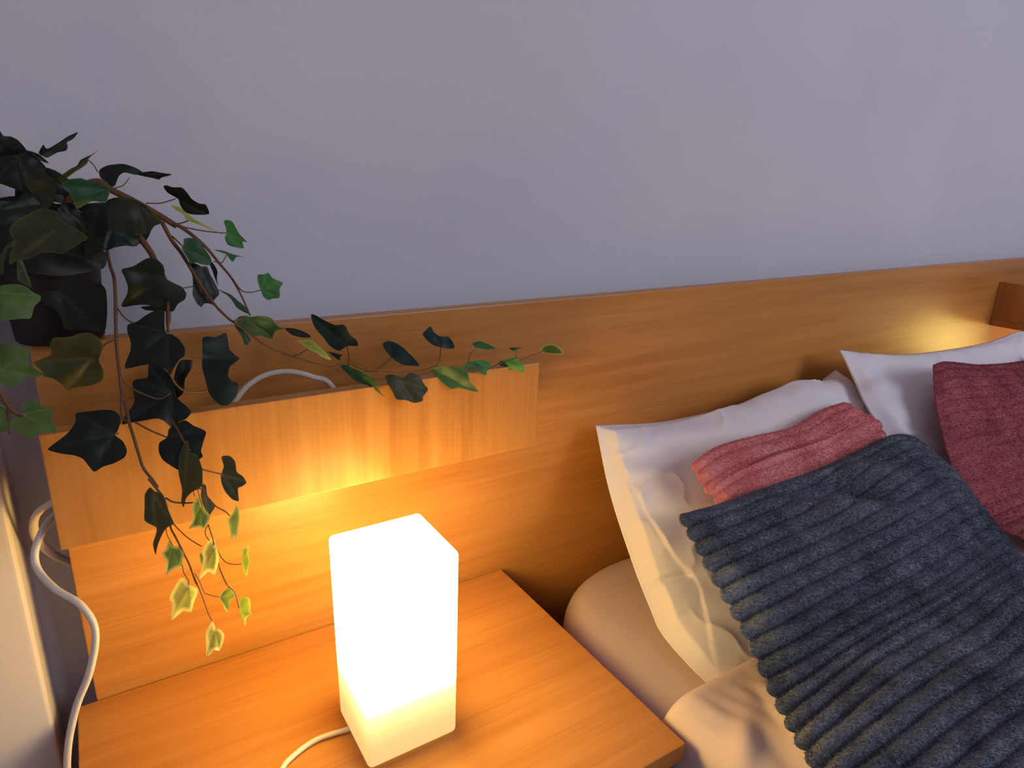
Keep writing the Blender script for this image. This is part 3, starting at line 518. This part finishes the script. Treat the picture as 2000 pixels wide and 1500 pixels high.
('lime',-0.18,(468.0,1188.0),(477.8,1225.1),25,[(468.0,1168.5),(478.4,1165.3),(487.5,1168.5),(490.1,1180.2),(488.8,1193.2),(492.1,1198.4),(481.0,1207.5),(477.8,1225.1),(473.2,1216.6),(468.0,1195.8),(466.7,1182.8)]),
('pale',-0.185,(419.9,1227.0),(405.6,1282.9),20,[(413.4,1212.7),(418.0,1220.5),(421.2,1227.0),(430.3,1229.6),(437.5,1240.0),(435.5,1256.9),(430.3,1271.2),(418.6,1269.9),(413.4,1277.7),(406.9,1282.9),(404.3,1279.0),(403.0,1256.9),(401.1,1238.7),(405.6,1224.4)]),
('green',-0.07,(480.0,617.6),(558.4,643.2),25,[(462.4,620.8),(467.2,616.0),(480.0,615.2),(488.0,617.6),(504.0,615.2),(520.0,616.8),(531.2,622.4),(537.6,632.0),(545.6,640.0),(558.4,643.2),(545.6,644.8),(536.0,649.6),(532.0,664.0),(520.0,660.8),(508.8,656.0),(496.0,656.0),(483.2,648.0),(472.0,640.0),(460.8,630.4)]),
('green',-0.065,(456.0,636.8),(486.4,670.4),40,[(456.0,636.8),(468.8,641.6),(478.4,649.6),(491.2,660.8),(486.4,670.4),(479.2,670.4),(473.6,659.2),(464.0,646.4)]),
('dark',-0.06,(608.0,658.4),(555.2,636.0),40,[(555.2,636.0),(572.8,640.0),(588.8,646.4),(600.0,652.8),(608.0,658.4),(596.8,662.4),(584.0,660.8),(568.0,652.8)]),
('lime',-0.08,(600.0,683.2),(646.4,699.2),50,[(576.0,659.2),(587.2,665.6),(600.0,665.6),(609.6,665.6),(617.6,672.0),(625.6,680.0),(635.2,687.2),(646.4,697.6),(643.2,700.0),(625.6,692.8),(620.8,688.8),(608.0,684.8),(600.0,680.0),(587.2,670.4)]),
('green',-0.072,(643.2,688.0),(667.2,704.0),30,[(640.0,686.4),(652.8,688.8),(668.8,694.4),(664.0,697.6),(664.0,704.0),(652.8,697.6)]),
('teal',-0.07,(678.4,676.0),(605.6,618.4),20,[(605.6,618.4),(616.0,619.2),(632.0,626.4),(652.8,633.6),(670.4,632.0),(676.8,638.4),(684.8,652.8),(696.0,662.4),(700.0,670.4),(697.6,674.4),(680.0,674.4),(664.0,683.2),(652.8,680.0),(641.6,672.0),(632.0,659.2),(619.2,646.4),(609.6,632.0)]),
('green',-0.1,(678.4,710.4),(748.0,780.0),35,[(665.6,710.4),(680.0,710.4),(696.0,718.4),(712.0,726.4),(732.8,737.6),(735.2,753.6),(740.8,768.0),(748.0,780.0),(736.0,769.6),(720.0,755.2),(702.4,747.2),(689.6,737.6),(678.4,724.8)]),
('teal',-0.07,(763.3,699.5),(819.9,712.0),35,[(747.4,672.8),(760.4,664.7),(774.9,672.8),(795.2,687.3),(808.3,698.9),(819.9,712.0),(801.0,712.8),(783.6,710.5),(766.2,698.9),(751.7,684.4)]),
('teal',-0.07,(860.5,678.6),(841.6,636.0),20,[(825.7,652.5),(832.9,643.8),(841.6,636.0),(848.9,649.6),(859.0,656.9),(876.4,657.7),(885.1,669.9),(887.4,680.1),(864.8,679.2),(847.4,675.7),(832.9,664.1)]),
('olive',-0.12,(783.6,745.3),(809.7,786.5),15,[(753.2,733.7),(766.2,730.8),(786.5,738.1),(801.0,727.9),(818.4,733.7),(830.0,751.1),(837.3,759.8),(827.1,774.3),(825.7,783.0),(809.7,786.5),(792.3,781.6),(774.9,780.1),(766.2,765.6),(756.1,748.2)]),
('green',-0.116,(847.4,719.2),(933.0,770.8),25,[(843.1,720.7),(859.0,713.4),(882.2,713.4),(908.3,719.2),(914.1,730.8),(919.9,748.2),(933.0,770.8),(914.1,764.2),(896.7,757.5),(882.2,758.4),(867.7,748.2),(853.2,733.7)]),
('fresh',-0.108,(954.7,716.3),(950.4,733.1),25,[(907.7,713.4),(919.9,706.2),(940.2,703.3),(954.7,707.6),(957.6,716.3),(951.3,725.0),(950.4,733.1),(934.4,727.3),(917.0,725.0)]),
('fresh',-0.108,(975.0,710.5),(1022.9,730.2),25,[(973.6,709.1),(986.6,700.4),(1004.0,697.5),(1015.6,706.2),(1022.9,713.4),(1022.9,730.2),(1006.9,723.6),(992.4,720.7),(980.8,715.7)]),
('fresh',-0.08,(928.6,680.1),(967.8,677.2),45,[(922.8,671.4),(937.3,667.6),(954.7,672.8),(967.8,677.2),(954.7,682.1),(931.5,680.1)]),
('fresh',-0.08,(1008.4,681.5),(1022.9,679.2),45,[(993.9,680.1),(1004.0,678.6),(1022.9,679.2),(1009.8,682.1),(1001.1,684.4)]),
('leafy',-0.088,(1056.2,687.3),(1101.2,689.6),45,[(1054.8,685.9),(1062.0,675.7),(1076.5,672.2),(1091.0,677.2),(1101.2,689.6),(1085.2,690.8),(1067.8,690.2)]),
('olive',-0.14,(30.7,469.1),(0.0,535.0),45,[(0.0,498.2),(18.4,476.8),(30.7,469.1),(27.6,479.8),(15.3,489.0),(6.1,516.6),(0.0,535.0),(-12.3,532.0),(-12.3,507.4)]),
('olive',-0.12,(36.8,510.5),(64.4,559.5),30,[(32.2,510.5),(42.9,510.5),(52.1,532.0),(64.4,559.5),(46.0,553.4),(33.7,544.2)]),
('dark',0.0,(60.0,330.0),(30.0,420.0),15,[(60.0,325.0),(110.0,335.0),(150.0,365.0),(140.0,398.0),(100.0,395.0),(60.0,420.0),(30.0,392.0),(35.0,350.0)]),
('dark',-0.01,(0.0,395.0),(120.0,470.0),-15,[(-20.0,395.0),(60.0,385.0),(110.0,398.0),(150.0,430.0),(120.0,470.0),(60.0,482.0),(-20.0,475.0)]),
('dark',-0.02,(100.0,400.0),(215.0,490.0),15,[(100.0,400.0),(160.0,397.0),(212.0,398.0),(240.0,440.0),(215.0,490.0),(160.0,482.0),(110.0,450.0)]),
('dark',-0.03,(60.0,470.0),(205.0,520.0),-15,[(-20.0,478.0),(60.0,468.0),(150.0,473.0),(205.0,490.0),(203.0,522.0),(120.0,540.0),(30.0,530.0),(-20.0,522.0)]),
('dark',0.0,(0.0,300.0),(70.0,370.0),15,[(-20.0,275.0),(20.0,290.0),(60.0,300.0),(90.0,330.0),(75.0,362.0),(30.0,352.0),(-20.0,352.0)]),
('dark',0.0,(215.0,395.0),(290.0,470.0),15,[(205.0,395.0),(240.0,385.0),(280.0,400.0),(300.0,430.0),(288.0,470.0),(250.0,478.0),(215.0,450.0)]),
]
STEMS = [
(0.0,-0.03,5.0,4.0,[(110,430),(150,372),(190,355),(215,370),(265,395),(310,420),(345,442)]),
(-0.03,-0.06,3.0,1.0,[(338.8,437.4),(352.8,443.0),(378.0,461.2),(403.2,483.6),(428.5,514.4),(453.7,545.2),(473.3,581.6),(488.7,616.6)]),
(-0.03,-0.075,3.0,1.6,[(316.4,433.2),(336.0,469.6),(352.8,492.0),(366.8,514.4),(392.0,556.4),(420.1,595.6),(448.1,623.6),(462.1,632.0)]),
(-0.075,-0.1,1.5,1.1,[(456.0,628.8),(488.0,652.8),(516.8,673.6),(552.0,689.6),(569.6,696.0),(604.8,707.2),(624.0,712.0),(644.8,717.6),(664.0,712.0),(678.4,710.4)]),
(-0.1,-0.112,1.2,1.0,[(679.2,712.0),(702.4,722.1),(737.2,726.5),(786.5,728.5),(832.9,722.1),(856.1,715.7),(905.4,719.2),(957.6,718.6),(975.0,710.5),(1009.8,698.9)]),
(-0.05,-0.12,2.0,2.2,[(208.6,486.4),(215.6,520.0),(222.6,542.4),(225.4,576.0),(226.3,632.0)]),
(-0.12,-0.17,2.0,1.8,[(226.3,611.2),(226.8,661.6),(231.0,712.0),(233.8,731.6),(238.0,768.0),(246.4,796.0),(252.0,824.0),(260.4,852.0),(268.8,880.0),(280.0,913.6),(296.8,936.0),(308.0,952.8)]),
(-0.17,-0.18,1.5,0.9,[(289.9,934.8),(302.9,950.4),(322.4,979.0),(332.8,1028.4),(344.5,1051.8),(358.8,1080.4),(370.5,1103.8),(380.9,1133.7),(386.1,1144.1)]),
(-0.18,-0.185,0.9,0.6,[(371.8,1110.0),(383.5,1136.0),(396.5,1168.5),(406.9,1198.4),(414.7,1212.7)]),
(-0.15,-0.16,1.6,1.2,[(238.0,768.0),(238.0,812.8),(252.0,824.0)]),
(-0.18,-0.18,0.9,0.7,[(336.7,1020.6),(351.0,1036.2),(370.5,1053.1),(393.9,1067.4)]),
(-0.18,-0.18,0.8,0.5,[(422.5,1068.7),(430.3,1085.6),(442.0,1098.6),(457.6,1102.5),(471.9,1101.2)]),
(-0.18,-0.18,0.8,0.7,[(406.9,1024.5),(412.1,1041.4),(416.0,1054.4),(426.4,1101.2),(440.7,1135.0),(447.2,1148.0)]),
(-0.18,-0.18,0.6,0.6,[(406.9,1024.5),(401.1,1036.2),(403.0,1047.9),(409.5,1055.7)]),
(-0.18,-0.18,0.9,0.6,[(429.0,1110.0),(442.0,1139.9),(458.9,1158.1),(466.7,1188.0)]),
(-0.175,-0.175,1.2,1.0,[(323.7,972.5),(338.0,980.3),(358.8,982.3),(377.0,981.6)]),
(-0.178,-0.18,0.7,0.8,[(362.7,973.8),(371.8,960.8),(384.8,955.0),(395.2,956.9),(405.6,970.6),(422.5,989.4),(439.4,998.5),(449.2,1007.6)]),
(-0.178,-0.18,0.5,0.5,[(377.7,958.2),(379.6,969.9)]),
(-0.178,-0.18,0.5,0.5,[(386.1,955.6),(390.0,972.5),(395.2,989.4)]),
(-0.18,-0.18,0.6,0.6,[(380.9,1120.4),(390.0,1136.0),(399.1,1156.8),(409.5,1162.0),(429.0,1166.6)]),
(-0.18,-0.185,0.6,0.6,[(356.2,1103.8),(358.8,1118.1),(367.9,1133.7),(368.6,1142.8)]),
(-0.18,-0.18,0.6,0.5,[(324.4,1031.0),(326.3,1044.0),(338.0,1067.4)]),
(-0.04,-0.08,4.6,3.2,[(260.4,447.2),(280.0,472.4),(294.0,492.0),(302.4,508.8),(322.0,548.0),(327.6,576.0),(329.0,632.0)]),
(-0.1,-0.14,2.4,1.8,[(327.6,588.8),(328.2,647.6)]),
(-0.135,-0.12,1.3,1.0,[(330.4,727.4),(344.4,751.2),(366.8,765.2),(403.2,763.8)]),
(-0.13,-0.12,0.8,0.8,[(347.2,696.6),(369.6,700.3),(396.2,698.0)]),
(-0.11,-0.14,1.0,0.8,[(228.2,601.2),(243.6,620.8),(260.4,630.6)]),
(-0.025,-0.02,1.0,0.8,[(285.6,396.8),(313.6,396.8),(343.0,388.4)]),
(-0.03,-0.03,1.2,0.8,[(336.0,437.4),(352.8,436.0),(369.6,430.4)]),
(-0.03,-0.04,1.0,0.8,[(344.4,439.4),(369.6,445.8),(406.0,452.3),(443.9,455.6)]),
(-0.05,-0.04,0.8,0.7,[(417.3,510.2),(432.7,513.0),(443.9,496.2)]),
(-0.055,-0.05,1.0,0.7,[(453.7,543.8),(470.5,566.2),(487.3,571.0),(511.1,566.2)]),
(-0.045,-0.055,1.2,0.9,[(336.0,461.2),(357.0,480.8)]),
(-0.1,-0.06,0.8,0.8,[(358.4,562.6),(378.0,559.2)]),
(-0.0,-0.0,0.8,0.5,[(224.0,367.4),(240.8,361.8),(253.4,346.4)]),
(-0.01,-0.03,0.8,0.7,[(172.2,312.8),(182.0,321.2),(190.4,335.2)]),
(-0.2,-0.2,2.4,2.2,[(-16.8,745.6),(0.0,765.2),(14.0,790.4),(30.8,805.8),(46.2,809.5)]),
(-0.2,-0.2,1.4,1.2,[(-11.2,779.2),(15.4,796.0),(18.2,840.8),(22.4,846.4)]),
(-0.13,-0.13,1.2,1.0,[(228.2,662.2),(207.2,671.4),(182.0,698.0)]),
(-0.135,-0.13,1.0,1.0,[(235.2,731.6),(243.6,748.4),(259.0,759.6),(308.0,779.2),(333.2,768.0)]),
(-0.15,-0.155,1.2,1.0,[(263.2,824.0),(294.0,840.8),(326.2,854.3)]),
(-0.15,-0.175,1.0,1.0,[(333.2,818.4),(344.4,835.2),(361.2,866.0),(371.0,880.0)]),
(-0.165,-0.155,1.2,1.0,[(392.0,916.4),(414.4,922.0),(435.5,927.1)]),
(-0.17,-0.17,1.0,0.8,[(214.2,849.2),(232.4,846.4)]),
(-0.1,-0.07,0.8,0.8,[(682.1,710.5),(681.2,696.0),(677.8,675.7)]),
(-0.104,-0.07,1.0,1.0,[(731.4,722.7),(748.8,712.0),(763.9,698.9)]),
(-0.104,-0.07,1.0,0.8,[(832.9,722.1),(851.8,713.4),(859.0,698.9),(860.8,678.0)]),
(-0.076,-0.08,1.1,1.0,[(571.2,696.0),(584.0,692.0),(600.0,682.9)]),
(-0.075,-0.07,1.1,0.9,[(456.0,627.2),(468.8,622.4),(480.8,617.6)]),
(-0.108,-0.08,0.7,0.5,[(1007.5,701.8),(1008.1,681.5)]),
(-0.108,-0.08,0.7,0.5,[(914.1,710.5),(918.5,691.7),(930.1,680.1)]),
(-0.108,-0.088,0.6,0.6,[(1015.6,704.7),(1033.0,696.0),(1057.7,687.3)]),
]

# ---------------------------------------------------------------- potted ivy
iv = thing('potted_ivy', (-0.497, 0.018, HT + 0.0005), 'trailing ivy in a black pot standing on the headboard end, vines spilling over the tray', 'plant')
def lathe(prof, seg=48):
    V = []; Fc = []
    for r, z in prof:
        for k in range(seg): V.append((-0.497 + r * math.cos(2 * math.pi * k / seg), 0.018 + r * math.sin(2 * math.pi * k / seg), z))
    for i in range(len(prof) - 1):
        for k in range(seg): Fc.append((i * seg + k, i * seg + (k + 1) % seg, (i + 1) * seg + (k + 1) % seg, (i + 1) * seg + k))
    Fc.append(tuple(range(seg - 1, -1, -1))); Fc.append(tuple((len(prof) - 1) * seg + k for k in range(seg))); return V, Fc
v, f = lathe([(.034, HT + .001), (.0365, HT + .003), (.0385, HT + .03), (.0415, HT + .075), (.0430, HT + .082), (.0455, HT + .083), (.0455, HT + .094), (.043, HT + .095), (.041, HT + .088), (.036, HT + .084)])
link_mesh('pot', v, f, POT, iv)
v, f = lathe([(.0405, HT + .0845), (.035, HT + .089), (.02, HT + .091), (.006, HT + .092)], 24); link_mesh('soil', v, f, SOIL, iv)
def seg_dist(P, a, b):
    ab = b - a; t = np.clip(((P - a) @ ab) / (ab @ ab + 1e-12), 0, 1); return np.linalg.norm(P - (a + t[:, None] * ab), axis=1)
def leaf(kind, depth, b, t, tilt, pts, idx):
    rnd = random.Random(idx); B = np.array(b, float); T = np.array(t, float); C = np.mean(pts, axis=0)
    Pc = at(C[0], C[1], 1, depth); vd = Pc - CAM; dist = np.linalg.norm(vd); vd /= dist
    ax2 = T - B; ax2 /= np.linalg.norm(ax2) + 1e-9
    axis = ROT @ np.array([ax2[0], ax2[1], 0.0]); axis -= vd * (axis @ vd); axis /= np.linalg.norm(axis)
    if idx % 2 and tilt > 0: tilt = -tilt
    n = -vd; ang = math.radians(tilt); n = n * math.cos(ang) + np.cross(axis, n) * math.sin(ang)
    side = np.cross(axis, n); a2 = math.radians(rnd.uniform(-14, 14)); n = n * math.cos(a2) + axis * math.sin(a2)
    e1 = axis - n * (axis @ n); e1 /= np.linalg.norm(e1); e2 = np.cross(n, e1)
    def pl(p):
        r = ray(*p); q = CAM + r * (((Pc - CAM) @ n) / (r @ n)) - Pc; return np.array([q @ e1, q @ e2])
    raw = np.array([pl(p) for p in pts]); out = crom(raw, 4, True, 0.36); Bp = pl(B); Tp = pl(T)
    size = max(np.ptp(raw[:, 0]), np.ptp(raw[:, 1])); m = len(out); step = size / 17
    mn, mx = out.min(0), out.max(0); inner = []
    y = mn[1]; r = 0
    while y < mx[1]:
        x = mn[0] + (step / 2 if r % 2 else 0)
        while x < mx[0]: inner.append((x, y)); x += step
        y += step * .866; r += 1
    # lobe tips: sharp convex outline points
    ctr = raw.mean(0); tips = [Tp]
    for i in range(len(raw)):
        a, c, d = raw[i - 1], raw[i], raw[(i + 1) % len(raw)]
        u1, u2 = a - c, d - c; cs = (u1 @ u2) / (np.linalg.norm(u1) * np.linalg.norm(u2) + 1e-12)
        if cs > -0.35 and np.linalg.norm(c - Bp) > .45 * size and np.linalg.norm(c - Bp) > np.linalg.norm((a + d) / 2 - Bp) and min(np.linalg.norm(c - q) for q in tips) > .25 * size: tips.append(c)
    for q in tips[:5]:
        for k in range(1, 14): inner.append(tuple(Bp + (q - Bp) * k / 14))
    allp = [Vector(p) for p in out] + [Vector(p) for p in inner]
    res = geometry.delaunay_2d_cdt(allp, [(i, (i + 1) % m) for i in range(m)], [list(range(m))], 1, 1e-6)
    V2 = np.array([(p.x, p.y) for p in res[0]]); faces = [list(fc) for fc in res[2]]
    dv = np.min([seg_dist(V2, Bp, q) for q in tips[:5]], axis=0)
    de = np.min([seg_dist(V2, out[i], out[(i + 1) % m]) for i in range(m)], axis=0)
    r = np.linalg.norm(V2 - Bp, axis=1)
    h = 0.22 * np.minimum(dv, .18 * size) - rnd.uniform(.06, .20) * r * r / size - 0.35 * np.exp(-(dv / (.02 * size)) ** 2) * .02 * size
    h += np.array([0.05 * size * noise.noise(Vector((p[0] / size * 2.6 + idx, p[1] / size * 2.6, 0))) for p in V2]); h -= h.mean()
    V = Pc + V2[:, :1] * e1 + V2[:, 1:] * e2 + h[:, None] * n
    vein = np.exp(-(dv / (.018 * size)) ** 2) * np.clip(1 - r / (1.1 * size), 0, 1); marg = np.clip(1 - de / (.16 * size), 0, 1)
    return link_mesh('leaf', V, faces, LEAF[kind], iv, True, dict(vein=vein, margin=marg))
for i, (kind, depth, b, t, tilt, pts) in enumerate(LEAVES): leaf(kind, depth, b, t, tilt, pts, i)
for y0, y1, r0, r1, pts in STEMS:
    n = len(pts); P = [at(p[0], p[1], 1, y0 + (y1 - y0) * k / (n - 1)) for k, p in enumerate(pts)]
    v, f = tube(crom(P, 6), r0 * .00068, r1 * .00068, 7); link_mesh('vine', v, f, STEM, iv)
